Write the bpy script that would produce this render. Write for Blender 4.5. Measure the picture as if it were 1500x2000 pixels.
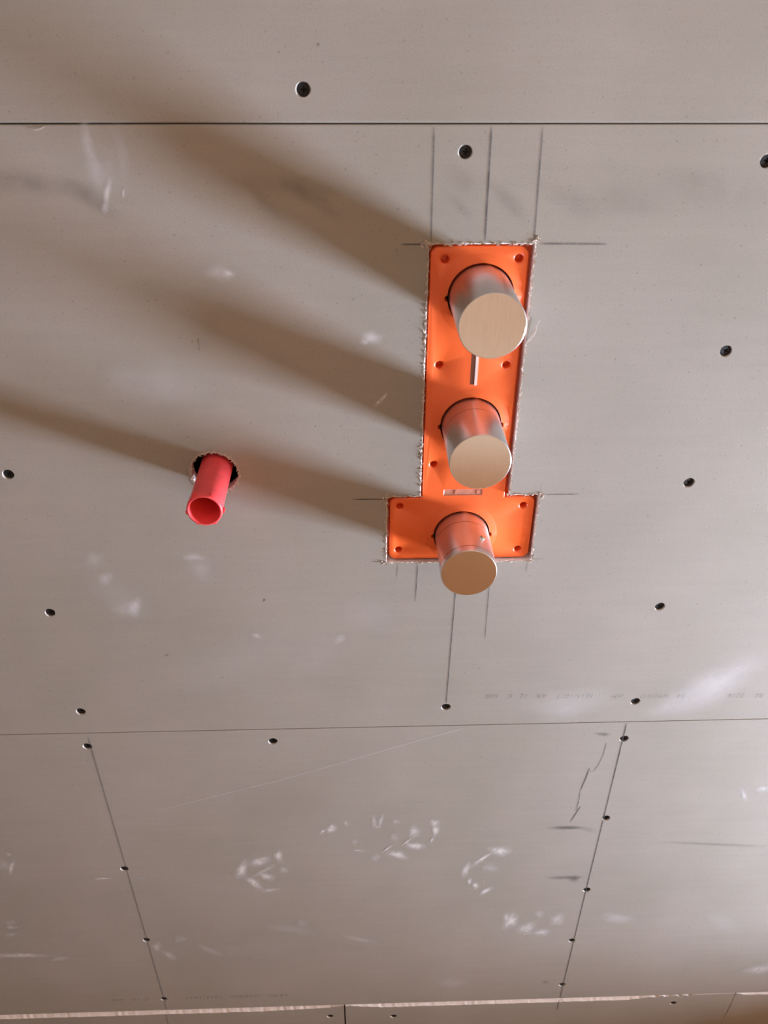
import bpy, bmesh, math, random
from mathutils import Vector, Matrix
for o in list(bpy.data.objects): bpy.data.objects.remove(o)
S = bpy.context.scene
COL = S.collection
ZO = 1.65                      # eye height of the photographer above the floor (m)
MM = 0.001

# ------------------------------------------------------------------ camera
cam_d = bpy.data.cameras.new('camera'); cam = bpy.data.objects.new('camera', cam_d); COL.objects.link(cam)
yaw, pitch, roll, fpx = 3.23254035e-02, 5.82230293e-01, 3.96073881e-03, 1593.36
fw = Vector((math.sin(yaw)*math.cos(pitch), math.cos(yaw)*math.cos(pitch), -math.sin(pitch)))
rt = Vector((math.cos(yaw), -math.sin(yaw), 0)); up = rt.cross(fw)
r2 = math.cos(roll)*rt + math.sin(roll)*up; u2 = -math.sin(roll)*rt + math.cos(roll)*up
M = Matrix((r2, u2, -fw)).transposed().to_4x4(); M.translation = Vector((0, -0.617, ZO))
cam.matrix_world = M
cam_d.sensor_fit = 'VERTICAL'; cam_d.sensor_height = 36; cam_d.lens = fpx/2000*36
cam_d.clip_start = 0.02
cam_d.dof.use_dof = True; cam_d.dof.focus_distance = 0.86; cam_d.dof.aperture_fstop = 10.5
S.camera = cam

# ------------------------------------------------------------------ world, window light, exposure
w = bpy.data.worlds.new('world'); S.world = w; w.use_nodes = True
bg = w.node_tree.nodes['Background']
bg.inputs[0].default_value = (1.0, 0.60, 0.28, 1); bg.inputs[1].default_value = 1.08
wl = bpy.data.lights.new('window_daylight', 'AREA'); wl.shape = 'RECTANGLE'
wl.size = 0.38; wl.size_y = 0.54            # height x width of the low window
wl.energy = 178; wl.color = (0.70, 0.82, 1.0)
wo = bpy.data.objects.new('window_daylight', wl); COL.objects.link(wo)
wo.location = (1.77, -0.35, ZO-1.13)
wo.rotation_euler = (0, math.radians(90), 0)   # shines along -X
S.view_settings.view_transform = 'Standard'; S.view_settings.look = 'None'
S.view_settings.exposure = 0.12; S.view_settings.gamma = 1.0; S.view_settings.use_curve_mapping = False

# ------------------------------------------------------------------ materials
def new_mat(name):
    m = bpy.data.materials.new(name); m.use_nodes = True
    nt = m.node_tree; return m, nt, nt.nodes['Principled BSDF']
def N(nt, t, **kw):
    n = nt.nodes.new(t)
    for k, v in kw.items(): setattr(n, k, v)
    return n
def noise(nt, scale, detail=3, rough=.5, vec=None):
    n = N(nt, 'ShaderNodeTexNoise'); n.inputs['Scale'].default_value = scale
    n.inputs['Detail'].default_value = detail; n.inputs['Roughness'].default_value = rough
    if vec is not None: nt.links.new(vec, n.inputs['Vector'])
    return n
def ramp(nt, src, stops):
    r = N(nt, 'ShaderNodeValToRGB'); nt.links.new(src, r.inputs[0])
    e = r.color_ramp.elements
    while len(e) < len(stops): e.new(0.5)
    for el, (p, c) in zip(e, stops): el.position = p; el.color = (*c, 1) if len(c) == 3 else c
    return r
def mixc(nt, f, a, b, mode='MIX'):
    m = N(nt, 'ShaderNodeMix', data_type='RGBA', blend_type=mode)
    for s, v in ((0, f), (6, a), (7, b)):
        if hasattr(v, 'is_linked'): nt.links.new(v, m.inputs[s])
        elif s == 0: m.inputs[0].default_value = v
        else: m.inputs[s].default_value = (*v, 1)
    return m.outputs[2]
def bump(nt, src, strength, dist):
    b = N(nt, 'ShaderNodeBump'); b.inputs['Strength'].default_value = strength; b.inputs['Distance'].default_value = dist
    nt.links.new(src, b.inputs['Height']); return b.outputs[0]
def simple(name, col, rough=.6, metal=0., spec=.5, var=.12, vs=60, bmp=0., bs=400):
    m, nt, p = new_mat(name)
    tc = N(nt, 'ShaderNodeTexCoord')
    n = noise(nt, vs, 4, .6, tc.outputs['Object'])
    a = tuple(c*(1-var) for c in col); b = tuple(min(1, c*(1+var)) for c in col)
    r = ramp(nt, n.outputs[0], [(.3, a), (.7, b)])
    nt.links.new(r.outputs[0], p.inputs['Base Color'])
    p.inputs['Roughness'].default_value = rough; p.inputs['Metallic'].default_value = metal
    p.inputs['Specular IOR Level'].default_value = spec
    if bmp:
        n2 = noise(nt, bs, 3, .6, tc.outputs['Object'])
        nt.links.new(bump(nt, n2.outputs[0], bmp, .001), p.inputs['Normal'])
    return m
def board_mat():
    m, nt, p = new_mat('green_plasterboard_paper')
    g = N(nt, 'ShaderNodeNewGeometry').outputs['Position']
    big = noise(nt, 5, 3, .55, g); c1 = ramp(nt, big.outputs[0], [(.35, BOARD_A), (.65, BOARD_B)])
    # long horizontal paper-machine streaks
    mp = N(nt, 'ShaderNodeMapping'); mp.inputs['Scale'].default_value = (4, 1, 60); nt.links.new(g, mp.inputs[0])
    st = noise(nt, 2.2, 4, .6, mp.outputs[0]); c2 = ramp(nt, st.outputs[0], [(.3, (.93,)*3), (.7, (1.06,)*3)])
    col = mixc(nt, .35, c1.outputs[0], c2.outputs[0], 'MULTIPLY')
    # fibre grain and dark flecks
    gr = noise(nt, 900, 2, .7, g); c3 = ramp(nt, gr.outputs[0], [(.3, (.84,)*3), (.5, (1.0,)*3), (.72, (1.1,)*3)])
    col = mixc(nt, .6, col, c3.outputs[0], 'MULTIPLY')
    fl = noise(nt, 330, 1, .5, g); c4 = ramp(nt, fl.outputs[0], [(.24, (.68,)*3), (.31, (1,)*3)])
    col = mixc(nt, .75, col, c4.outputs[0], 'MULTIPLY')
    nt.links.new(col, p.inputs['Base Color'])
    p.inputs['Roughness'].default_value = .8; p.inputs['Specular IOR Level'].default_value = .12
    nt.links.new(bump(nt, gr.outputs[0], .16, .0004), p.inputs['Normal'])
    return m
def mark_mat(name, col, nscale, lo, hi, stretch=(1, 1, 1), rough=.9):
    """dry pigment lying on the paper: the mesh attribute 'cover' times grainy noise is its coverage"""
    m, nt, p = new_mat(name)
    p.inputs['Base Color'].default_value = (*col, 1); p.inputs['Roughness'].default_value = rough
    p.inputs['Specular IOR Level'].default_value = .1
    at = N(nt, 'ShaderNodeAttribute', attribute_name='cover')
    g = N(nt, 'ShaderNodeNewGeometry').outputs['Position']
    mp = N(nt, 'ShaderNodeMapping'); mp.inputs['Scale'].default_value = stretch; nt.links.new(g, mp.inputs[0])
    n = noise(nt, nscale, 5, .65, mp.outputs[0])
    mr = N(nt, 'ShaderNodeMapRange'); mr.inputs[1].default_value = lo; mr.inputs[2].default_value = hi
    nt.links.new(n.outputs[0], mr.inputs[0])
    mu = N(nt, 'ShaderNodeMath', operation='MULTIPLY'); nt.links.new(at.outputs['Fac'], mu.inputs[0]); nt.links.new(mr.outputs[0], mu.inputs[1])
    nt.links.new(mu.outputs[0], p.inputs['Alpha'])
    return m
BOARD_A = (.345, .318, .282); BOARD_B = (.385, .352, .322)
MAT = {}
MAT['board'] = board_mat()
MAT['gypsum'] = simple('gypsum_core', (.84, .74, .69), .9, 0, .1, .1, 200, .5, 900)
MAT['holewall'] = simple('crushed_board_edge', (.52, .47, .43), .9, 0, .1, .15, 300)
MAT['torn'] = simple('torn_paper', (.60, .51, .46), .9, 0, .1, .18, 300)
MAT['screw'] = simple('black_phosphate_steel', (.014, .014, .016), .6, .2, .4, .2, 500)
MAT['cavity'] = simple('dark_cavity_backing', (.03, .027, .025), .9, 0, .1)
MAT['orange'] = simple('orange_plastic', (.97, .15, .03), .36, 0, .75, .03, 30)
MAT['orange_dark'] = simple('label_plastic', (.60, .24, .17), .5, 0, .4, .12, 250)
MAT['level_clear'] = simple('pale_plastic', (.86, .68, .66), .3, 0, .5, .04)
MAT['level_slot'] = simple('dull_purple_plastic', (.36, .17, .14), .4, 0, .4, .1)
MAT['red'] = simple('red_plastic', (.92, .085, .095), .38, 0, .5, .08, 120, .12, 300)
def steel(name, rough, streak, k=1.):
    m, nt, p = new_mat(name)
    tc = N(nt, 'ShaderNodeTexCoord')
    mp = N(nt, 'ShaderNodeMapping'); mp.inputs['Scale'].default_value = streak; nt.links.new(tc.outputs['Object'], mp.inputs[0])
    n = noise(nt, 120, 4, .6, mp.outputs[0])
    r = ramp(nt, n.outputs[0], [(.3, (.76*k, .73*k, .72*k)), (.7, (.84*k, .81*k, .80*k))]); nt.links.new(r.outputs[0], p.inputs['Base Color'])
    mr = N(nt, 'ShaderNodeMapRange'); mr.inputs[3].default_value = rough*.85; mr.inputs[4].default_value = rough*1.15
    nt.links.new(n.outputs[0], mr.inputs[0]); nt.links.new(mr.outputs[0], p.inputs['Roughness'])
    p.inputs['Metallic'].default_value = 1
    return m
MAT['steel'] = steel('brushed_steel', .36, (1, 6, 1), .86)
MAT['steel_end'] = steel('brushed_steel_end', .16, (14, 1, 1), 1.05)
MAT['steel_line'] = simple('dark_joint_steel', (.16, .13, .12), .5, .8)  # darker steel on the groove faces of the sleeve joints
MAT['chrome'] = simple('bright_screw_steel', (.9, .9, .9), .15, 1., .5, .02)
MAT['dust'] = mark_mat('white_gypsum_dust', (.74, .71, .71), 150, .15, .50)
MAT['smear'] = mark_mat('thin_gypsum_smear', (.78, .75, .76), 28, -.05, .50)
MAT['grime'] = mark_mat('grey_grime', (.17, .155, .14), 22, .25, .80, (1.6, 1, .9))
MAT['pencil'] = mark_mat('graphite', (.085, .075, .075), 700, .18, .50)
MAT['ink'] = mark_mat('grey_stamp_ink', (.16, .15, .15), 400, .25, .6)
MAT['floor'] = simple('brown_wood_floor', (.52, .31, .17), .6, 0, .3, .15, 12)
MAT['cap_reflector'] = simple('pale_reflector', (.90, .97, 1.0), .9, 0, .2, .06, 8)  # pale bluish, so the sleeve ends mirror a bright band
MAT['render_wall'] = simple('tan_render', (.56, .42, .30), .9, 0, .1, .06, 10)
MAT['dark_absorber'] = simple('dark_brown_absorber', (.13, .09, .065), .6, 0, .3, .15, 10)  # dark so the unseen side wall bounces little light
MAT['plaster'] = simple('cream_plaster', (.58, .44, .32), .9, 0, .1, .06, 10)
MAT['frame'] = simple('white_window_frame', (.8, .8, .8), .4)
MAT['glass'], _nt, _p = new_mat('window_glass'); _p.inputs['Transmission Weight'].default_value = 1; _p.inputs['Roughness'].default_value = .0

# ------------------------------------------------------------------ mesh helpers (wall millimetres: x right, z up from eye level, y into the wall)
def V(x, z, y=0.): return Vector((x*MM, y*MM, ZO + z*MM))
def link(name, me, parent=None, mats=()):
    o = bpy.data.objects.new(name, me); COL.objects.link(o)
    for m in mats: me.materials.append(m)
    if parent is not None: o.parent = parent; o.matrix_parent_inverse = parent.matrix_world.inverted()
    return o
def tomesh(bm, name, smooth=None):
    me = bpy.data.meshes.new(name); bm.to_mesh(me); bm.free()
    if smooth is not None:
        for p in me.polygons: p.use_smooth = True
        me.set_sharp_from_angle(angle=math.radians(smooth))
    return me
def slab(name, outer, holes=(), side_mat=0, hole_mat=1, smooth=None, P=V):
    """closed plate. outer / each hole = list of rings (points, y) front to back, equal counts; hole dict may be blind ('cap')"""
    bm = bmesh.new()
    def mk(rings):
        return [[bm.verts.new(P(x, z, y)) for x, z in pts] for pts, y in rings]
    def loop_edges(vs): return [bm.edges.new((vs[i], vs[(i+1) % len(vs)])) for i in range(len(vs))]
    O = mk(outer); H = [(mk(h['rings']), h) for h in holes]
    e = loop_edges(O[0])
    for r, h in H: e += loop_edges(r[0])
    bmesh.ops.triangle_fill(bm, use_beauty=True, edges=e, normal=(0, -1, 0))
    back = loop_edges(O[-1])
    for r, h in H:
        if not h.get('cap'): back += loop_edges(r[-1])
    bmesh.ops.triangle_fill(bm, use_beauty=True, edges=back, normal=(0, 1, 0))
    bm.faces.ensure_lookup_table()
    def sides(R, mat, fn=None):
        for a, b in zip(R, R[1:]):
            n = len(a)
            for i in range(n):
                f = bm.faces.new((a[i], a[(i+1) % n], b[(i+1) % n], b[i])); f.material_index = mat
    sides(O, side_mat)
    for r, h in H:
        sides(r, h.get('mat', hole_mat))
        if h.get('cap'):
            f = bm.faces.new(r[-1]); f.material_index = h.get('mat', hole_mat)
    bmesh.ops.recalc_face_normals(bm, faces=bm.faces)
    return tomesh(bm, name, smooth)
def circ(cx, cz, r, n=32, a0=0., fn=None):
    return [(cx + (r + (fn(a) if fn else 0))*math.cos(a), cz + (r + (fn(a) if fn else 0))*math.sin(a)) for a in (a0 + 2*math.pi*i/n for i in range(n))]
def rect(x0, x1, z0, z1): return [(x0, z0), (x1, z0), (x1, z1), (x0, z1)]
def offset(poly, d):
    """offset a counter-clockwise polygon outwards by d"""
    out = []; n = len(poly)
    for i in range(n):
        p0, p1, p2 = Vector(poly[i-1]), Vector(poly[i]), Vector(poly[(i+1) % n])
        a = (p1-p0).normalized(); b = (p2-p1).normalized()
        na, nb = Vector((a.y, -a.x)), Vector((b.y, -b.x))
        m = (na+nb); m = m/m.length; k = d/max(.3, m.dot(na)); out.append(tuple(p1 + m*k))
    return out
def fillet(poly, radii, n=6):
    out = []; L = len(poly)
    for i in range(L):
        p0, p1, p2 = Vector(poly[i-1]), Vector(poly[i]), Vector(poly[(i+1) % L]); r = radii[i]
        if r <= 0: out.append(tuple(p1)); continue
        a, b = p1 + (p0-p1).normalized()*r, p1 + (p2-p1).normalized()*r
        for k in range(n+1):
            t = k/n; q = (1-t)**2*a + 2*t*(1-t)*(p1*.42 + (a+b)*.29) + t*t*b
            out.append(tuple(q))
    return out
def densify(poly, step):
    out = []; n = len(poly)
    for i in range(n):
        a, b = Vector(poly[i]), Vector(poly[(i+1) % n]); k = max(1, int((b-a).length/step))
        out += [tuple(a.lerp(b, j/k)) for j in range(k)]
    return out
def lathe(name, cx, cz, prof, n=64, mats=None, smooth=30, cap_first=True, cap_last=True):
    """surface of revolution about the pipe axis (normal to the wall); prof = (radius, y)"""
    bm = bmesh.new(); rings = []
    for r, y in prof: rings.append([bm.verts.new(V(cx + r*math.cos(2*math.pi*i/n), cz + r*math.sin(2*math.pi*i/n), y)) for i in range(n)])
    for k, (a, b) in enumerate(zip(rings, rings[1:])):
        for i in range(n):
            f = bm.faces.new((a[i], a[(i+1) % n], b[(i+1) % n], b[i]))
            if mats: f.material_index = mats[k]
    if cap_first: bm.faces.new(rings[0])
    if cap_last: bm.faces.new(rings[-1])
    bmesh.ops.recalc_face_normals(bm, faces=bm.faces)
    return tomesh(bm, name, smooth)
def box(name, x0, x1, y0, y1, z0, z1, mat, parent=None):
    bm = bmesh.new(); bmesh.ops.create_cube(bm, size=1)
    for v in bm.verts: v.co = Vector(((x0+x1)/2 + v.co.x*(x1-x0), (y0+y1)/2 + v.co.y*(y1-y0), (z0+z1)/2 + v.co.z*(z1-z0)))
    return link(name, tomesh(bm, name), parent, [mat])
def cover_attr(me, vals):
    a = me.attributes.new('cover', 'FLOAT', 'POINT')
    for d, v in zip(a.data, vals): d.value = v
def blob_mesh(name, blobs, y=-.12, seed=0):
    """dust lying on the paper: soft-edged irregular patches; each blob = centre, two half-axis vectors, coverage"""
    rnd = random.Random(seed); bm = bmesh.new(); vals = []
    prof = [(0, 1), (.3, .88), (.55, .62), (.8, .32), (1.0, .12), (1.25, 0)]
    for (x, z, ax, az, bx, bz, cov) in blobs:
        n = 20; ph = [rnd.uniform(0, 6.28) for _ in range(3)]; rings = []
        y -= .012
        for t, c in prof[1:]:
            ring = []
            for i in range(n):
                a = 2*math.pi*i/n; wob = 1 + .13*math.sin(2*a+ph[0]) + .09*math.sin(3*a+ph[1]) + .06*math.sin(5*a+ph[2])
                u, v = t*wob*math.cos(a), t*wob*math.sin(a)
                ring.append(bm.verts.new(V(x+ax*u+bx*v, z+az*u+bz*v, y))); vals.append(c*cov)
            rings.append(ring)
        c0 = bm.verts.new(V(x, z, y)); vals.append(cov)
        for i in range(n): bm.faces.new((c0, rings[0][i], rings[0][(i+1) % n]))
        for a, b in zip(rings, rings[1:]):
            for i in range(n): bm.faces.new((a[i], b[i], b[(i+1) % n], a[(i+1) % n]))
    bm.verts.index_update(); me = tomesh(bm, name); cover_attr(me, vals); return me
def line_mesh(name, pts, width, cov=.8, y=-.25, fade=6.):
    """pencil stroke: a narrow ribbon with soft sides, pressed unevenly along its length"""
    rnd = random.Random(hash(tuple(pts[0])) & 0xffff)
    P = [];
    for a, b in zip(pts, pts[1:]):
        a, b = Vector(a), Vector(b); k = max(1, int((b-a).length/6))
        P += [a.lerp(b, j/k) for j in range(k)]
    P.append(Vector(pts[-1])); L = sum((b-a).length for a, b in zip(P, P[1:])); d = 0
    bm = bmesh.new(); vals = []; rows = []
    for i, q in enumerate(P):
        t = (P[min(i+1, len(P)-1)] - P[max(i-1, 0)]).normalized(); nrm = Vector((-t.y, t.x))
        if i: d += (q-P[i-1]).length
        e = min(1, .35 + .65*min(d, L-d)/fade); c = cov*e*rnd.uniform(.72, 1.05)
        row = []
        for s, k in ((-1, 0), (-.4, 1), (.4, 1), (1, 0)):
            p = q + nrm*width*.5*s*rnd.uniform(.9, 1.15); row.append(bm.verts.new(V(p.x, p.y, y))); vals.append(c*k)
        rows.append(row)
    for a, b in zip(rows, rows[1:]):
        for j in range(3): bm.faces.new((a[j], a[j+1], b[j+1], b[j]))
    bm.verts.index_update(); me = tomesh(bm, name); cover_attr(me, vals); return me
def tag(o, label=None, cat=None, group=None, kind=None):
    for k, v in (('label', label), ('category', cat), ('group', group), ('kind', kind)):
        if v: o[k] = v
    return o

# ------------------------------------------------------------------ the room around the wall
XL, XR = -0.78, 1.78
def struct(o, label=None): o['kind'] = 'structure'; o['label'] = label or 'part of the room'; return o
wall = struct(box('wall_front', XL-.1, XR+.1, .060, .16, -.1, 2.6, MAT['cavity']), 'stud wall clad with green-grey plasterboard panels')
struct(box('floor', XL, XR, -2.40, .06, -.08, 0, MAT['floor']), 'brown wooden floor of the room')
struct(box('ceiling', XL-.1, XR+.1, -2.40, .06, 2.5, 2.6, MAT['plaster']), 'cream plaster ceiling')
struct(box('wall_left', XL-.1, XL, -2.40, .06, 0, 2.5, MAT['dark_absorber']), 'unseen dark brown side wall set close to dim the left')  # unseen wall, set close and dark to dim the left of the boards
struct(box('wall_rear', XL-.1, .05, -2.52, -2.40, 0, 2.6, MAT['render_wall']), 'unseen tan part wall holding fill light off the left')  # unseen part wall added to keep fill light off the left
# right wall with a low window opening: four blocks joined into one wall mesh
wz0, wz1, wy0, wy1 = ZO-1.32, ZO-.94, -.62, -.08
bm = bmesh.new()
for (y0, y1, z0, z1) in ((-2.40, wy0, 0, 2.5), (wy1, .06, 0, 2.5), (wy0, wy1, 0, wz0), (wy0, wy1, wz1, 2.5)):
    r = bmesh.ops.create_cube(bm, size=1)
    for v in r['verts']: v.co = Vector((XR+.06 + v.co.x*.12, (y0+y1)/2 + v.co.y*(y1-y0), (z0+z1)/2 + v.co.z*(z1-z0)))
struct(link('wall_right', tomesh(bm, 'wall_right'), None, [MAT['plaster']]), 'cream plaster wall with the low window')
bm = bmesh.new()
t = .035
for (y0, y1, z0, z1) in ((wy0-.0, wy0+t, wz0, wz1), (wy1-t, wy1, wz0, wz1), (wy0+t, wy1-t, wz0, wz0+t), (wy0+t, wy1-t, wz1-t, wz1)):
    r = bmesh.ops.create_cube(bm, size=1)
    for v in r['verts']: v.co = Vector((XR+.08 + v.co.x*.05, (y0+y1)/2 + v.co.y*(y1-y0), (z0+z1)/2 + v.co.z*(z1-z0)))
win = struct(link('window_1', tomesh(bm, 'window_frame'), None, [MAT['frame']]), 'low white framed window')
box('pane', XR+.076, XR+.082, wy0+t, wy1-t, wz0+t, wz1-t, MAT['glass'], win)
struct(box('light_block', 1.33, 1.45, -.85, .058, 0, ZO-1.10, MAT['render_wall']), 'unseen low tan block added to dim the lower wall')  # unseen block added to hold window light off the lower boards
# unseen pale slab and tan backing, added for the sleeve ends to mirror
struct(box('reflector_slab', XL-2, XR+2, -3.40, -2.40, -.10, -.02, MAT['cap_reflector']), 'unseen pale slab added as a reflection for the sleeve ends')
struct(box('reflector_backing', XL-2, XR+2, -3.55, -3.40, -.10, 1.15, MAT['render_wall']), 'unseen tan backing added as a reflection for the sleeve ends')

# ------------------------------------------------------------------ plasterboard panels
T = 12.5
def hole_screw(x, z, seed):
    rnd = random.Random(seed); ph = rnd.uniform(0, 6.28)
    f = lambda a: .22*math.sin(2*a+ph) + .14*math.sin(5*a+2*ph)
    return dict(rings=[(circ(x, z, 5.1, 24, 0, f), 0), (circ(x, z, 4.7, 24, 0), .9), (circ(x, z, 4.55, 24), T)], mat=2)
SCREWS = [(-35.7,-64.7),(76.3,-104.0),(293.1,-110.5),(297.6,-254.6),(293.7,-379.6),(-305.6,-362.3),(-303.9,-518.3),(294.8,-523.7),
 (-301.6,-655.3),(87.7,-659.5),(293.4,-656.8),(-305.2,-709.8),(-101.9,-707.9),(290.9,-716.0),(292.5,-857.9),(-303.5,-936.1),
 (289.8,-1008.3),(286.1,-1130.7),(-301.6,-1099.3),(287.2,-1250.3),(-300.8,-1257.5),(-58.9,-1324.1),(37.9,-1330.0),(466.7,-1315.2),
 (-306,-110),(-306,-236),(560,-64),(640,-710),(640,-936),(640,-1130)]
CUT = [(52.8,-390.5),(22.8,-390.5),(22.8,-463.6),(159.6,-463.6),(159.6,-390.2),(132.6,-390.2),(132.6,-168.0),(52.8,-168.0)]   # T-shaped opening, ccw
random.seed(4)
def ragged(poly, step, j, grow):
    base = densify(poly, step); out = offset(poly, grow); outd = []
    n = len(poly)
    for i in range(n):
        a, b = Vector(poly[i]), Vector(poly[(i+1) % n]); A, B = Vector(out[i]), Vector(out[(i+1) % n]); k = max(1, int((b-a).length/step))
        outd += [tuple(A.lerp(B, q/k) + Vector((random.uniform(-j, j), random.uniform(-j, j)))) for q in range(k)]
    return base, outd
cut_b, cut_f = ragged(CUT, 3.0, .38, .55)
ph = random.uniform(0, 6)
RX, RZ, RR = -127.8, -363.2, 20.6
red_f = circ(RX, RZ, RR+.5, 72, 0, lambda a: .35*math.sin(3*a+1)+random.uniform(-.55, .55))
red_b = circ(RX, RZ, RR, 72, 0, lambda a: .35*math.sin(3*a+1))
def panel(x0, x1, z0, z1, label=None, extra=(), outer=None, side=0):
    hs = [hole_screw(x, z, int(x*7+z)) for x, z in SCREWS if x0 < x < x1 and z0 < z < z1]
    if outer is None:
        f = rect(x0+.5, x1-.5, z0+.35, z1-.35); b = rect(x0, x1, z0, z1); outer = [(f, 0), (b, .7), (b, T)]
    me = slab('plasterboard_panel', outer, hs + list(extra), side, 1)
    o = link('plasterboard_panel', me, wall, [MAT['board'], MAT['gypsum'], MAT['holewall']])
    if label: o['label'] = label
    return o
S1, S2, S3 = -86.0, -688.5, -1290.5
# upper board: its lower edge leaves a gap that closes towards the right
f = [(-775, S1+2.1), (1050, S1+.4), (1050, 513), (-775, 513)]; b = [(-775, S1+1.5), (1050, S1-.2), (1050, 514), (-775, 514)]
pA = panel(-775, 1050, S1, 514, 'upper plasterboard panel above the open joint', outer=[(f, 0), (b, .9), (b, T)])
f = [(-775, S2+.7), (1050, S2+.7), (1050, S1-.8), (-775, S1-.5)]; b = [(-775, S2+.2), (1050, S2+.2), (1050, S1-.2), (-775, S1)]
pB = panel(-775, 1050, S2, S1, 'plasterboard panel cut out around the orange valve plate',
           extra=[dict(rings=[(cut_f, 0), (cut_b, .7), (cut_b, T)], mat=1), dict(rings=[(red_f, 0), (red_b, .8), (red_b, T)], mat=1)], outer=[(f, 0), (b, .7), (b, T)])
f = [(-775, S3+.6), (1050, S3+.6), (1050, S2-.5), (-775, S2-.5)]; b = [(-775, S3), (1050, S3), (1050, S2-.1), (-775, S2-.1)]
pC = panel(-775, 1050, S3, S2, 'plasterboard panel with dusty boot prints', outer=[(f, 0), (b, .6), (b, T)])
def low_panel(x0, x1, width):
    """board with a hand-cut chamfer along its top edge baring the gypsum core"""
    n = max(2, int((x1-x0)/5)); F, B = [(x0, -ZO*1000+8), (x1, -ZO*1000+8)], [(x0, -ZO*1000+8), (x1, -ZO*1000+8)]
    for i in range(n+1):
        x = x1 + (x0-x1)*i/n; c = max(.25, width(x) + random.uniform(-.7, .7)*(1 if width(x) > 1 else .15))
        F.append((x, S3-.8-c)); B.append((x, S3-.8))
    bm_out = [(F, 0), (B, 7.0), (B, T)]
    return panel(x0, x1, -ZO*1000+8, S3, 'lower plasterboard panel with a chamfered cut top edge', outer=bm_out, side=1)
sm = lambda a, b, x: max(0, min(1, (x-a)/(b-a)))
pD0 = low_panel(-636, -37.6, lambda x: 11.5 - 5*sm(-160, -60, x) - 4.5*sm(-60, -38, x))
pD1 = low_panel(-35.4, 556.8, lambda x: 2.5 + 7.5*sm(-30, 20, x) - 8.4*sm(395, 440, x) + (3.5*max(0, math.sin(x*.35)) if 430 < x < 490 else 0) - 1.5*sm(480, 500, x))
pD2 = low_panel(559.4, 1155, lambda x: 5.5*sm(562, 575, x) + .3)
for (x0, x1, z0, z1) in ((1052, 1778, S1+1, 514), (1052, 1778, S2+.3, S1), (1052, 1778, S3, S2),
                         (-775, -638, -ZO*1000+8, S3-1), (1157, 1778, -ZO*1000+8, S3-1), (-775, 254, 516, 848), (256, 1778, 516, 848)):
    panel(x0, x1, z0, z1)
def owner(x, z):
    if z > S1: return pA
    if z > S2: return pB
    if z > S3: return pC
    return pD0 if x < -36 else pD1 if x < 558 else pD2

# ------------------------------------------------------------------ screws sunk in the boards
cross = []
for k in range(4):
    a = k*math.pi/2
    for dx, dz in ((.62, -.62), (2.3, -.45), (2.3, .45)):
        cross.append((dx*math.cos(a)-dz*math.sin(a), dx*math.sin(a)+dz*math.cos(a)))
Pl = lambda x, z, y: Vector((x*MM, y*MM, z*MM))
scr_me = slab('screw', [(circ(0, 0, 4.1, 24), 0), (circ(0, 0, 4.4, 24), .35), (circ(0, 0, 2.0, 24), 3.2), (circ(0, 0, 1.8, 24), 22)],
              [dict(rings=[(cross, 0), ([(x*.55, z*.55) for x, z in cross], 2.0)], cap=True, mat=0)], 0, 0, 35, Pl)
scr_me.materials.append(MAT['screw'])
for i, (x, z) in enumerate(SCREWS):
    o = bpy.data.objects.new('screw', scr_me); COL.objects.link(o)
    o.matrix_world = Matrix.Translation(V(x + .25, z, 1.15 + .5*((i*37) % 10)/10)) @ Matrix.Rotation(i*1.7, 4, 'Y')
    pr = owner(x, z); o.parent = pr; o.matrix_parent_inverse = pr.matrix_world.inverted()

# ------------------------------------------------------------------ torn paper round the openings
def fringe(name, loop, parent, n, length, seed, corners=(), radial=False):
    rnd = random.Random(seed); bm = bmesh.new(); L = len(loop)
    def sliver(p, d, l, w, y0, y1):
        d = d.normalized(); s = Vector((-d.y, d.x))*w; mid = p + d*l*.55 + s*rnd.uniform(-.8, .8); tip = p + d*l
        vs = [bm.verts.new(V(*(p+s), y0)), bm.verts.new(V(*(p-s), y0)), bm.verts.new(V(*(mid-s*.8), (y0+y1)/2-.2)), bm.verts.new(V(*tip, y1)), bm.verts.new(V(*(mid+s*.8), (y0+y1)/2-.2))]
        vb = [bm.verts.new(v.co + Vector((0, .00018, 0))) for v in vs]
        bm.faces.new(vs); bm.faces.new(vb[::-1])
        for i in range(5): bm.faces.new((vs[i], vb[i], vb[(i+1) % 5], vs[(i+1) % 5]))
    for _ in range(n):
        i = rnd.randrange(L); a, b = Vector(loop[i]), Vector(loop[(i+1) % L]); p = a.lerp(b, rnd.random()); t = (b-a).normalized(); out = Vector((t.y, -t.x))
        d = t*rnd.choice((-1, 1)) + out*rnd.uniform(-.55, .5)*(2.2 if radial else 1)
        sliver(p, d, rnd.uniform(.4, 1)*length, rnd.uniform(.22, .6), rnd.uniform(-.1, .3), rnd.uniform(-1.2, -.05))
    for (x, z, r, m) in corners:
        for _ in range(max(2, int(m*.7))):
            a = rnd.uniform(0, 6.28); p = Vector((x, z)) + Vector((math.cos(a), math.sin(a)))*r*rnd.uniform(0, .5)
            b = rnd.choice((.8, 2.4, 3.9, 5.5)) + rnd.uniform(-.5, .5); sliver(p, Vector((math.cos(b), math.sin(b))), r*rnd.uniform(.5, 1.1), rnd.uniform(.3, .75), rnd.uniform(-.2, 0), rnd.uniform(-1.5, -.4))
    bmesh.ops.recalc_face_normals(bm, faces=bm.faces)
    o = link(name, tomesh(bm, name), parent, [MAT['torn']]); o['kind'] = 'stuff'; return o
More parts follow.
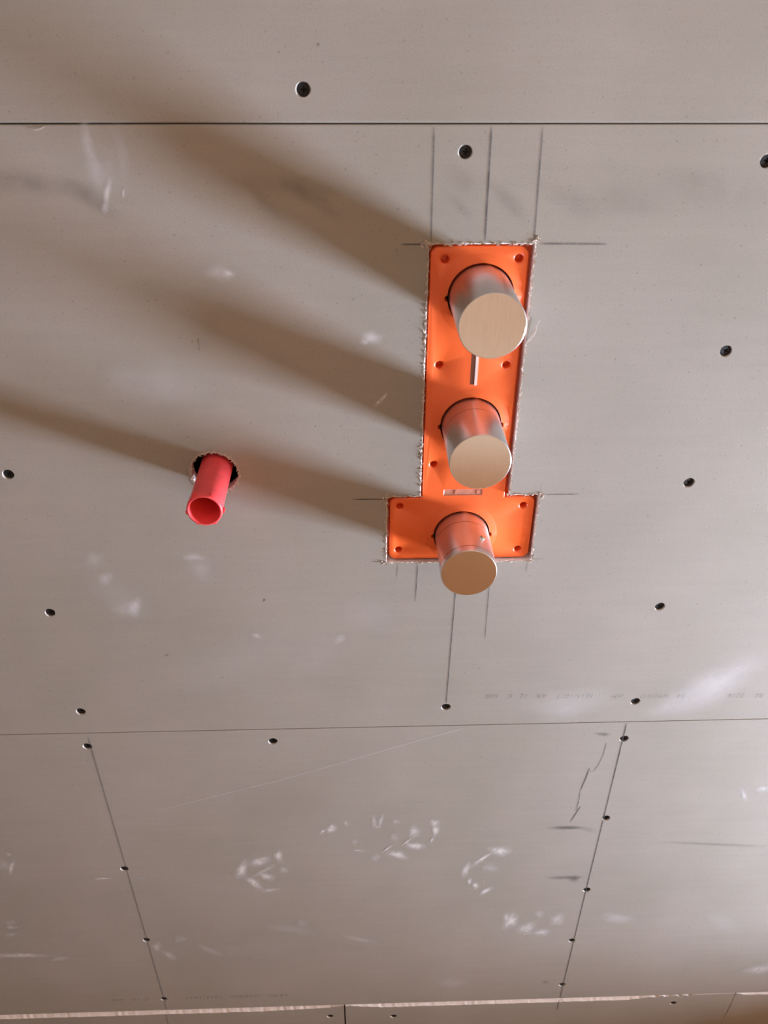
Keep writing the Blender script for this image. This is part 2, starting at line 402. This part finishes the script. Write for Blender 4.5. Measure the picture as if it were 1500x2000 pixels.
fringe('torn_paper_fringe', cut_f, pB, 620, 4.6, 2, corners=[(51,-167,3.6,9),(47,-168.5,2.6,6),(133.6,-166,3.6,10),(134,-163,2.5,5),(22,-389.5,3.2,6),(19,-391,2.4,4),(161.5,-389,3.2,8),(164,-391.5,2.6,6),
        (22.5,-464,3.2,9),(18,-463,2.4,4),(160.5,-463.5,3.4,9),(131.5,-388,2.6,6),(21.5,-417,2.2,3),(161,-452,2.4,3),(51.5,-378,2.0,4)])['label'] = 'pale torn paper fibres around the cut opening'
fringe('torn_paper_fringe', red_f, pB, 420, 3.6, 5, radial=True)['label'] = 'ragged torn paper around the round hole'
# split paper strands standing out beside the upper sleeve
bm = bmesh.new(); rnd = random.Random(9)
for pts in ([(132.6,-247),(135,-242.5),(138.5,-236.5),(141.8,-226.5)], [(132.6,-247),(136,-243.5),(139,-238.5),(140.2,-232)], [(133,-246),(136.5,-239),(140.6,-228)]):
    y = -.3; prev = None
    for k, q in enumerate(pts):
        q = Vector(q); y = -.3 - k*.7
        cur = [bm.verts.new(V(q.x-.28, q.y+.1, y)), bm.verts.new(V(q.x+.28, q.y-.1, y)), bm.verts.new(V(q.x, q.y, y+.35))]
        if prev:
            for i in range(3): bm.faces.new((prev[i], prev[(i+1) % 3], cur[(i+1) % 3], cur[i]))
        prev = cur
bmesh.ops.recalc_face_normals(bm, faces=bm.faces)
link('paper_strand', tomesh(bm, 'paper_strand'), pB, [MAT['torn']])
# loose curl of paper on the open joint at the left
bm = bmesh.new()
prev = None
for k in range(13):
    t_ = k/12; x = -226 + 13*t_; z = S1-1.2 - 2.2*math.sin(math.pi*t_); y = -.8*math.sin(math.pi*t_) - .1
    cur = [bm.verts.new(V(x, z+.25, y)), bm.verts.new(V(x, z-.25, y)), bm.verts.new(V(x, z, y+.3))]
    if prev:
        for i in range(3): bm.faces.new((prev[i], prev[(i+1) % 3], cur[(i+1) % 3], cur[i]))
    prev = cur
link('paper_strand', tomesh(bm, 'paper_strand'), pB, [MAT['torn']])

# ------------------------------------------------------------------ pencil lines
PENCIL = [([(53.7,-88),(54.2,-166)], 1.25, .62), ([(93.6,-88),(94.1,-130),(94.4,-166)], 1.45, .78), ([(129.3,-88),(131.3,-166)], 1.3, .62),
 ([(31.8,-167.6),(51,-167.8)], 1.5, .75), ([(136,-167.8),(160,-168),(186.5,-168.4)], 1.5, .55), ([(-8.5,-392.2),(22,-392.7)], 1.3, .8), ([(164,-390),(196.2,-390)], 1.2, .6),
 ([(8.1,-462.3),(21,-462.6)], 1.3, .75), ([(161,-462),(172.2,-461.8)], 1.4, .6), ([(33.2,-465),(32.0,-483)], .9, .5), ([(52.1,-465),(50.9,-511.9)], 1.1, .7),
 ([(91,-463.6),(89.6,-503),(87.6,-655)], 1.15, .85), ([(121.5,-463.6),(122.2,-497.4),(122.8,-562.3)], 1.0, .62), ([(156.5,-465.8),(156.2,-478)], 1.0, .55),
 ([(159.5,-378),(161,-388)], .9, .5), ([(-127.2,-239.6),(-127.7,-250.3)], 1.3, 1.2),
 ([(-301.8,-695),(-300.8,-1000),(-300.6,-1256),(-301,-1288)], 2.0, .42), ([(-304.5,-1303),(-305.1,-1340)], 1.5, .5), ([(289.5,-690.3),(289,-1000),(288.7,-1288)], 1.3, 1.1), ([(288.5,-1292),(288.4,-1325)], 1.2, 1.0),
 ([(272.0,-721.4),(271.2,-742.8),(267.9,-760.3),(264.1,-770.9)], 1.0, .75), ([(264.1,-770.9),(260.7,-771.7),(258.4,-764.4)], .9, .7), ([(258.4,-764.4),(257.1,-780.6),(253.3,-805.4)], 1.2, 1.0),
 ([(253.3,-805.4),(254.2,-821.5),(253.1,-840.7)], 1.0, .8), ([(253.1,-840.7),(257.8,-834.1)], 1.2, 1.0), ([(257.8,-834.1),(248.7,-864.2)], 1.2, 1.0)]
for pts, wd, cov in PENCIL:
    link('pencil_line', line_mesh('pencil_line', pts, wd*1.15, min(1, cov)), owner(*pts[-1]), [MAT['pencil']])
link('scratch', line_mesh('scratch', [(108.4,-693.0),(60.8,-710.5),(-7.9,-738.0),(-90.5,-770.4),(-169.4,-796.8),(-250.4,-824.7)], 3.0, .22, -.15), pC, [MAT['smear']])

# ------------------------------------------------------------------ dust, grime and boot prints on the boards (wall millimetres)
MARKS = {
 'dust_smear': [
  [(-186.0, -99.6, 6.4, 1.2, 0.5, -16.3, 0.54), (-184.3, -116.2, 7.2, 1.7, 1.1, -11.6, 0.37800000000000006), (-163.7, -104.5, 5.7, 0.7, -0.4, -18.4, 0.27), (-176.1, -114.5, 12.5, -0.0, -3.8, -20.6, 0.18900000000000003), (-178.8, -131.0, 2.4, -0.3, -4.1, -12.5, 0.7425000000000002), (-181.9, -140.5, 2.8, -0.4, -1.9, -5.6, 0.675), (-167.2, -131.0, 1.5, -0.0, -0.5, -3.1, 0.6075)],
  [(-106.4, -187.9, 11.5, -0.1, -0.8, -7.8, 0.43200000000000005), (-98.4, -188.7, 4.2, -1.6, -1.7, -3.6, 0.7425000000000002)],
  [(8.8, -240.8, 8.4, 3.1, 1.9, -5.7, 0.675), (3.9, -244.1, 3.3, -0.0, -0.0, -2.6, 0.675)],
  [(17.5, -294.4, 4.4, 6.8, 1.7, -1.4, 0.675), (14.5, -297.2, 3.7, 2.3, 0.9, -1.6, 0.6075), (20.0, -292.1, 2.1, 4.0, 1.1, -0.7, 0.675)],
  [(-160.1, -281.0, 31.1, -0.3, -4.0, -27.8, 0.29700000000000004), (-192.4, -276.1, 18.5, -0.2, -3.5, -20.5, 0.2025)],
  [(-243.2, -477.4, 6.2, -3.3, -4.0, -8.6, 0.5670000000000001), (-249.8, -454.4, 7.7, 8.9, 5.2, -7.0, 0.29700000000000004), (-233.1, -499.4, 34.0, -18.3, -9.5, -20.9, 0.162)],
  [(-222.1, -513.0, 6.8, -3.7, -4.8, -10.9, 0.81), (-228.4, -515.4, 14.8, -0.3, -2.2, -13.0, 0.3375)],
  [(-157.5, -453.8, 10.2, -1.3, -1.0, -5.3, 0.54), (-152.6, -468.2, 12.4, -0.2, -1.9, -15.9, 0.29700000000000004)],
  [(-106.7, -552.7, 5.1, -2.7, -1.6, -4.5, 0.54)],
  [(-23.4, -558.1, 4.8, -2.5, -2.3, -7.7, 0.405)],
  [(374.6, -634.3, 51.0, 30.9, 13.6, -26.3, 0.52), (339.2, -664.4, 32.7, 12.3, 8.6, -22.0, 0.35)],
  [(222.9, -656.3, 49.3, -1.4, 3.5, -27.2, 0.34), (213.3, -668.7, 31.0, -0.9, 2.0, -16.1, 0.24)],
  [(-126.0, -585.7, 70.2, 31.7, 5.9, -34.4, 0.135), (5.2, -527.2, 30.4, -0.7, -0.2, -33.7, 0.162), (-47.5, -580.6, 31.3, -0.8, -1.8, -43.6, 0.135)],
 ],
 'dust_streak': [
  [(453.1, -820.1, 2.7, 1.1, 5.6, -13.2, 0.675), (473.4, -809.4, 11.2, -0.4, 1.5, -5.7, 0.6000000000000001)],
  [(341.2, -1077.0, 25.0, -1.2, 2.9, -17.8, 0.44999999999999996), (490.3, -1093.1, 29.1, -1.4, 6.1, -26.0, 0.22499999999999998)],
  [(577.9, -1223.0, 29.6, 3.4, 4.5, -14.6, 0.6000000000000001)],
  [(-441.3, -927.0, 3.4, -1.3, -5.9, -16.7, 0.8999999999999999), (-449.0, -922.4, 8.7, -0.4, -2.6, -10.6, 0.44999999999999996), (-438.0, -900.8, 4.3, -0.2, -0.8, -3.1, 0.6000000000000001)],
  [(-472.4, -1048.4, 7.9, -0.4, -1.2, -4.8, 0.44999999999999996), (-473.8, -1059.3, 8.0, -0.4, -1.2, -4.9, 0.675), (-477.9, -1076.4, 8.0, -0.4, -1.2, -4.9, 0.5249999999999999)],
  [(-478.3, -1128.9, 41.4, -2.2, -1.9, -7.8, 0.8250000000000001), (-426.1, -1139.6, 16.3, 6.7, -0.5, -7.7, 0.44999999999999996)],
  [(-334.4, -955.5, 14.2, 0.2, -0.4, -2.7, 0.75), (-286.6, -957.6, 9.1, 0.9, -0.4, -3.3, 0.375)],
  [(-291.2, -1117.8, 8.3, 7.3, 1.6, -10.3, 0.63), (-276.7, -1139.6, 10.8, -8.8, -2.9, -8.6, 0.6000000000000001), (-255.8, -1099.1, 11.0, -0.6, -1.4, -10.2, 0.375), (-218.9, -1129.4, 15.9, -12.6, -3.0, -9.8, 0.375), (-103.0, -1082.7, 40.4, -15.2, -1.9, -12.3, 0.30000000000000004), (-9.5, -1112.9, 23.7, -8.9, -1.0, -8.9, 0.375), (-88.4, -1068.5, 9.6, -0.5, -0.6, -12.4, 0.30000000000000004)],
  [(120.5, -1236.4, 22.7, -1.3, 1.0, -20.6, 0.33)],
  [(-144.9, -1132.0, 63.7, -3.3, -2.6, -33.3, 0.12)],
 ],
 'boot_print': [
  [(-157.8, -944.2, 5.7, -7.8, -9.0, -17.4, 1), (-134.0, -927.6, 13.3, 5.2, 0.9, -11.5, 0.96), (-110.0, -917.2, 5.3, 3.7, 2.5, -11.8, 0.96), (-145.3, -973.2, 11.5, -13.0, -3.2, -7.4, 1), (-128.1, -959.9, 10.3, -3.6, -1.7, -9.6, 0.8800000000000001), (-126.6, -989.8, 14.6, 1.5, -0.1, -4.4, 0.6400000000000001), (-105.4, -946.5, 5.7, -0.2, -0.6, -9.0, 0.5599999999999999), (-131.1, -947.9, 20.3, 14.3, 0.9, -4.4, 0.5599999999999999)],
  [(-42.3, -865.3, 4.6, -4.6, -4.1, -10.4, 1), (-53.5, -870.5, 4.3, 3.7, 1.1, -3.4, 0.96), (9.3, -854.3, 3.1, -0.1, -0.0, -14.2, 0.6400000000000001), (17.4, -852.3, 3.0, -1.4, -2.3, -13.6, 0.6400000000000001), (12.8, -863.7, 5.5, -0.2, -0.0, -3.3, 0.5599999999999999), (35.9, -854.4, 5.8, -3.6, -1.3, -6.1, 0.4), (-24.7, -855.3, 2.7, -0.1, -0.1, -5.5, 0.5599999999999999), (58.0, -874.9, 8.6, -0.3, 0.3, -12.3, 0.8), (60.2, -903.7, 13.3, -4.3, -0.7, -8.5, 1), (38.1, -920.4, 13.2, -5.2, -1.2, -10.3, 0.96), (82.4, -859.4, 6.9, -0.3, 0.3, -8.8, 0.8), (84.4, -873.5, 4.7, -2.8, -2.2, -11.5, 0.96), (80.6, -892.4, 2.7, 5.5, 1.4, -1.9, 0.96), (26.1, -907.2, 6.8, 7.6, 0.8, -1.9, 0.96), (49.6, -894.5, 6.1, 6.9, 0.8, -1.9, 0.8800000000000001), (10.3, -925.2, 7.8, -0.3, -0.0, -8.3, 0.48), (-11.1, -909.5, 7.7, -1.4, -0.2, -2.9, 0.5599999999999999), (-15.2, -891.0, 5.5, -0.2, -0.1, -5.7, 0.32000000000000006), (33.3, -885.7, 6.2, -0.2, 0.1, -7.9, 0.35200000000000004)],
  [(167.3, -918.9, 15.2, -4.9, -0.3, -11.6, 0.96), (145.8, -934.4, 14.7, 17.9, 1.7, -3.5, 0.96), (126.4, -956.5, 5.5, -4.4, -3.4, -15.4, 0.8800000000000001), (132.9, -981.8, 2.9, -1.8, -1.3, -8.2, 1), (141.0, -991.2, 4.3, -2.8, -1.3, -8.9, 1), (155.4, -1004.2, 9.8, 9.1, 1.9, -5.2, 1), (157.9, -953.8, 12.4, -0.5, 0.7, -9.8, 0.48)],
  [(195.0, -1077.4, 8.8, -8.7, -5.4, -22.6, 1), (188.3, -1068.4, 4.1, 2.6, 3.8, -13.1, 0.8), (218.2, -1096.2, 13.5, 3.7, 3.6, -18.3, 0.8), (240.9, -1107.5, 12.3, 5.6, 2.9, -11.1, 0.8), (258.8, -1076.5, 11.4, 7.4, 4.3, -13.2, 0.6400000000000001), (232.6, -1061.9, 6.2, -0.3, 1.3, -12.3, 0.48)],
 ],
 'grime_band': [
  [(-230.7, -122.9, 38.6, -3.4, -2.4, -7.5, 0.35), (-193.3, -133.4, 15.7, -12.2, -6.4, -6.9, 0.35), (-266.9, -124.5, 28.6, -0.1, -2.8, -10.4, 0.3)],
  [(-50.5, -125.1, 57.9, -7.9, -1.6, -7.6, 0.22), (-29.1, -137.5, 17.9, -12.4, -4.1, -5.2, 0.3), (-66.1, -139.1, 14.8, -12.8, -3.6, -3.8, 0.25)],
  [(74.0, -122.0, 16.4, -12.4, -5.8, -6.9, 0.2), (108.4, -136.1, 16.1, -16.7, -4.8, -4.1, 0.26), (75.1, -141.4, 11.7, -12.6, -3.3, -2.8, 0.24)],
  [(153.4, -136.3, 20.3, -12.5, -5.4, -8.8, 0.16), (195.1, -138.2, 34.0, -0.1, 2.2, -13.1, 0.16), (262.0, -133.1, 53.1, -0.2, 3.0, -13.0, 0.15), (222.2, -122.4, 52.4, -0.1, 1.8, -9.1, 0.1)],
 ],
 'pencil_smudge': [
  [(265.9, -707.7, 9.9, -0.3, 0.5, -3.4, 0.33)],
  [(245.1, -875.1, 26.7, -0.3, 0.6, -4.1, 0.24), (248.1, -874.2, 16.6, -0.6, 0.5, -4.1, 0.33), (274.3, -880.3, 11.8, -3.7, 0.2, -5.0, 0.132)],
  [(254.9, -979.2, 24.3, -1.1, 0.6, -4.6, 0.3), (270.0, -982.2, 9.5, -0.4, 0.9, -6.9, 0.36)],
  [(442.3, -916.1, 74.0, -7.1, 0.8, -3.7, 0.18)],
  [(261.0, -1241.5, 5.4, -0.3, 0.5, -4.4, 0.24)],
 ],
 'fleck': [
  [(-24.6, -38.3, 1.3, 0.9, 0.6, -0.7, 0.5)],
  [(-96.0, -506.8, 1.8, 1.2, 0.6, -1.7, 0.5)],
  [(-199.5, -576.1, 2.1, -0.1, -0.3, -2.1, 0.3)],
 ],
}
MM_OF = {'dust_smear': 'smear', 'dust_streak': 'dust', 'boot_print': 'dust', 'grime_band': 'grime', 'pencil_smudge': 'pencil', 'fleck': 'pencil'}
for k, (nm, lst) in enumerate(MARKS.items()):
    for j, blobs in enumerate(lst):
        link(nm, blob_mesh(nm, blobs, -.05 - .02*k, 31*k+j), owner(blobs[0][0], blobs[0][1]), [MAT[MM_OF[nm]]])

# ------------------------------------------------------------------ factory print on the boards, upside down as in the photograph
def print_text(s, x, z, h, cov, parent, shear=0., wide=1.):
    cu = bpy.data.curves.new('stamp', 'FONT'); cu.body = s; cu.size = 1; cu.align_x = 'LEFT'; cu.shear = shear; cu.space_character = 1.15
    o = bpy.data.objects.new('stamp', cu); COL.objects.link(o)
    me = bpy.data.meshes.new_from_object(o.evaluated_get(bpy.context.evaluated_depsgraph_get())); bpy.data.objects.remove(o)
    for v in me.vertices:
        a, b_ = v.co.x*h*wide*1.38, v.co.y*h*1.38
        v.co = V(x - a, z - b_, -.3)              # rotated half a turn on the wall
    cover_attr(me, [cov]*len(me.vertices)); me.name = 'factory_print'
    return link('factory_print', me, parent, [MAT['ink']])
for s, x, z in (('600', 143.5, 0), ('C', 159, 0), ('12', 176, 0), ('AK', 196, 0), ('1015/1017', 247, 0), ('MM', 279, 0), ('HYDRO', 329, 0), ('24', 347, 0), ('2216', 412, 0), ('02', 433, 0), ('H 02 44', 486, 0)):
    zz = -640.0 - (x-133)*.0253
    print_text(s, x, zz-1, 6.0, .50 if x < 240 or x > 400 else .38, pB, .18)
for s, x in (('600', -358), ('C 12', -322), ('AK', -292), ('1015/1017', -214), ('HYDRO', -160), ('24 02', -118)):
    print_text(s, x, -1253.5, 6.5, .55, pC, .1, 1.25)

# ------------------------------------------------------------------ the concealed shower valve
valve = bpy.data.objects.new('shower_valve', None); COL.objects.link(valve); valve.location = V(92, -461, 3); valve.empty_display_size = .03
bpy.context.view_layer.update()
tag(valve, 'orange T-shaped valve mounting plate with three steel sleeves set in the plasterboard', 'shower valve')
PX = 93.6
PL = [(54.6,-393.6),(25.4,-393.6),(25.4,-461.5),(156.8,-461.5),(156.8,-393.6),(129.0,-393.6),(129.0,-170.4),(54.6,-170.4)]
RAD = [0, 4.5, 4.5, 5, 5, 0, 5.5, 4.5]
pl0 = fillet(PL, RAD); plf = fillet(offset(PL, -.7), RAD)
PY = 2.6
outer = [(plf, PY), (fillet(offset(PL, -.25), RAD), PY+.25), (pl0, PY+.9), (pl0, PY+24)]
key = lambda a: 2.1 if (abs(((a+math.pi) % (2*math.pi)) - math.pi) < .085 or abs((a % (2*math.pi)) - math.pi - .05) < .10) else 0
PIPES = [(PX+.9, -208.4, 63.2), (PX, -320.0, 62.3), (PX-1.6, -433.6, 57.5)]
holes = []
for (x, z, l) in PIPES:
    c0 = circ(x, z, 33.5, 120); c1 = circ(x, z, 32.8, 120); c2 = circ(x, z, 26.3, 120, 0, key); c3 = circ(x, z, 26.0, 120, 0, key)
    holes.append(dict(rings=[(c0, PY), (c1, PY-.3), (c2, PY-1.9), (c3, PY-1.6), (c3, PY+24)], mat=0))
for (x, z) in [(65.5,-180.1),(122.0,-179.6),(64.7,-265.6),(119.7,-266.2),(63.5,-359.0),(124.0,-359.0),(34.4,-402.5),(147.0,-403.2),(33.8,-451.0),(146.4,-452.1)]:
    holes.append(dict(rings=[(circ(x, z, 4.6, 28), PY), (circ(x, z, 3.9, 28), PY+.35), (circ(x, z, 3.3, 28), PY+1.0), (circ(x, z, 3.1, 28), PY+9)], cap=True, mat=0))
# housing behind the board, a little wider than the opening
hb = offset(PL, 7.0)
link('valve_housing', slab('valve_housing', [(hb, 13.4), (hb, 50)], [dict(rings=[(circ(x, z, 28, 64), 13.4), (circ(x, z, 28, 64), 50)], mat=0) for x, z, l in PIPES], 0, 0), valve, [MAT['orange']])['label'] = 'orange housing deep in the gap around the plate'
# slot of the levelling mark and the sunk label field
holes.append(dict(rings=[(rect(90.6, 96.2, -283.0, -256.0), PY), (rect(90.9, 95.9, -282.7, -256.3), PY+1.2)], cap=True, mat=2))
holes.append(dict(rings=[(rect(73.5, 108.5, -391.4, -385.0), PY), (rect(74.2, 107.8, -390.8, -385.6), PY+.6)], cap=True, mat=1))
# the round fields of neighbouring openings stay inside the plate
plate = link('cover_plate', slab('cover_plate', outer, holes, 0, 0, 28), valve, [MAT['orange'], MAT['orange_dark'], MAT['level_slot']])
tag(plate, 'glossy orange plastic plate with round openings and screw holes')
rib = box('level_rib', 94.2*MM, 96.4*MM, (PY-1.0)*MM, (PY+1.4)*MM, ZO-283.4*MM, ZO-255*MM, MAT['level_clear'], plate)
for x0, x1 in ((83.5, 85.6), (103.4, 105.8)):
    box('raised_mark', x0*MM, x1*MM, (PY+.1)*MM, (PY+.8)*MM, ZO-390.2*MM, ZO-386.2*MM, MAT['orange_dark'], plate)
for i, (x, z, l) in enumerate(PIPES):
    R = 24.6; y0 = 24; prof = [(R, y0)]; mt = []
    grooves = ([], [17.5], [13.0, l-7.5])[i]
    for g in grooves:
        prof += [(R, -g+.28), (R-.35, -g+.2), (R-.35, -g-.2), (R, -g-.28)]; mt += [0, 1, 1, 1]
    prof += [(R, -l+.9), (R-.2, -l+.15), (R-.5, -l), (R-.65, -l+.02), (R-.65, -l+2)]; mt += [0, 0, 0, 0, 0]
    sl = link('valve_sleeve', lathe('valve_sleeve', x, z, prof, 96, mt, 30, False, True), valve, [MAT['steel'], MAT['steel_line']])
    tag(sl, ('upper brushed steel sleeve without a joint line', 'middle brushed steel sleeve with one fine joint line', 'lower brushed steel sleeve with a small bright grub screw')[i])
    cap = link('end_cap', lathe('end_cap', x, z, [(R-.65, -l+2), (R-.65, -l+.06), (R-.75, -l), (8, -l-.03)], 96, None, 30, False, True), sl, [MAT['steel_end']])
    if i == 2:   # grub screw in the upper right flank
        a = math.radians(57); c = V(x + (R+.5)*math.cos(a), z + (R+.5)*math.sin(a), -33.5); nrm = Vector((math.cos(a), 0, math.sin(a)))
        bm = bmesh.new(); rot = nrm.to_track_quat('Z', 'Y').to_matrix().to_4x4()
        bmesh.ops.create_cone(bm, cap_ends=True, segments=20, radius1=.0026, radius2=.0023, depth=.0030)
        bmesh.ops.transform(bm, matrix=Matrix.Translation(c) @ rot, verts=bm.verts)
        gs = link('grub_screw', tomesh(bm, 'grub_screw', 40), sl, [MAT['chrome']])
        gs['label'] = 'tiny bright grub screw'
    # dark rubber seat deep behind the sleeve
    link('seal_ring', lathe('seal_ring', x, z, [(R+.05, 12), (25.9, 12), (25.9, 16), (R+.05, 16), (R+.05, 12)], 64, None, 30, False, False), sl, [MAT['screw']])

# ------------------------------------------------------------------ the red pipe stub
rx, rz, rl = -127.0, -361.3, 63.5
stub = bpy.data.objects.new('pipe_stub', None); COL.objects.link(stub); stub.location = V(rx, rz, 0); stub.empty_display_size = .02
bpy.context.view_layer.update()
tag(stub, 'short open red plastic pipe stub sticking out of a ragged round hole', 'pipe')
Ro, Ri = 14.1, 12.5
tube = link('tube', lathe('tube', rx, rz, [(Ri, 40), (Ro-.3, 40), (Ro-.3, 10), (Ro-.2, -rl+10), (Ro+.35, -rl+8.5), (Ro+.35, -rl+1.0), (Ro-.1, -rl+.2), (Ro-.6, -rl), (Ri+.4, -rl), (Ri, -rl+.7), (Ri-.3, -10), (Ri-.3, 40)], 72, None, 40, False, False), stub, [MAT['red']])
link('end_disc', lathe('end_disc', rx, rz, [(Ri-.2, 4), (Ri-.2, 6)], 48), stub, [MAT['red']])
for ang in (-168, -118, -62, -8, 60, 120):
    a = math.radians(ang); bm = bmesh.new(); bmesh.ops.create_cube(bm, size=1)
    bmesh.ops.bevel(bm, geom=bm.edges[:], offset=.16, segments=2, affect='EDGES')
    m4 = Matrix.Translation(V(rx + (Ro+.7)*math.cos(a), rz + (Ro+.7)*math.sin(a), -rl+4.2)) @ Matrix.Rotation(-a, 4, 'Y') @ Matrix.Diagonal((.0024, .0055, .0032, 1))
    bmesh.ops.transform(bm, matrix=m4, verts=bm.verts)
    link('lug', tomesh(bm, 'lug', 50), stub, [MAT['red']])
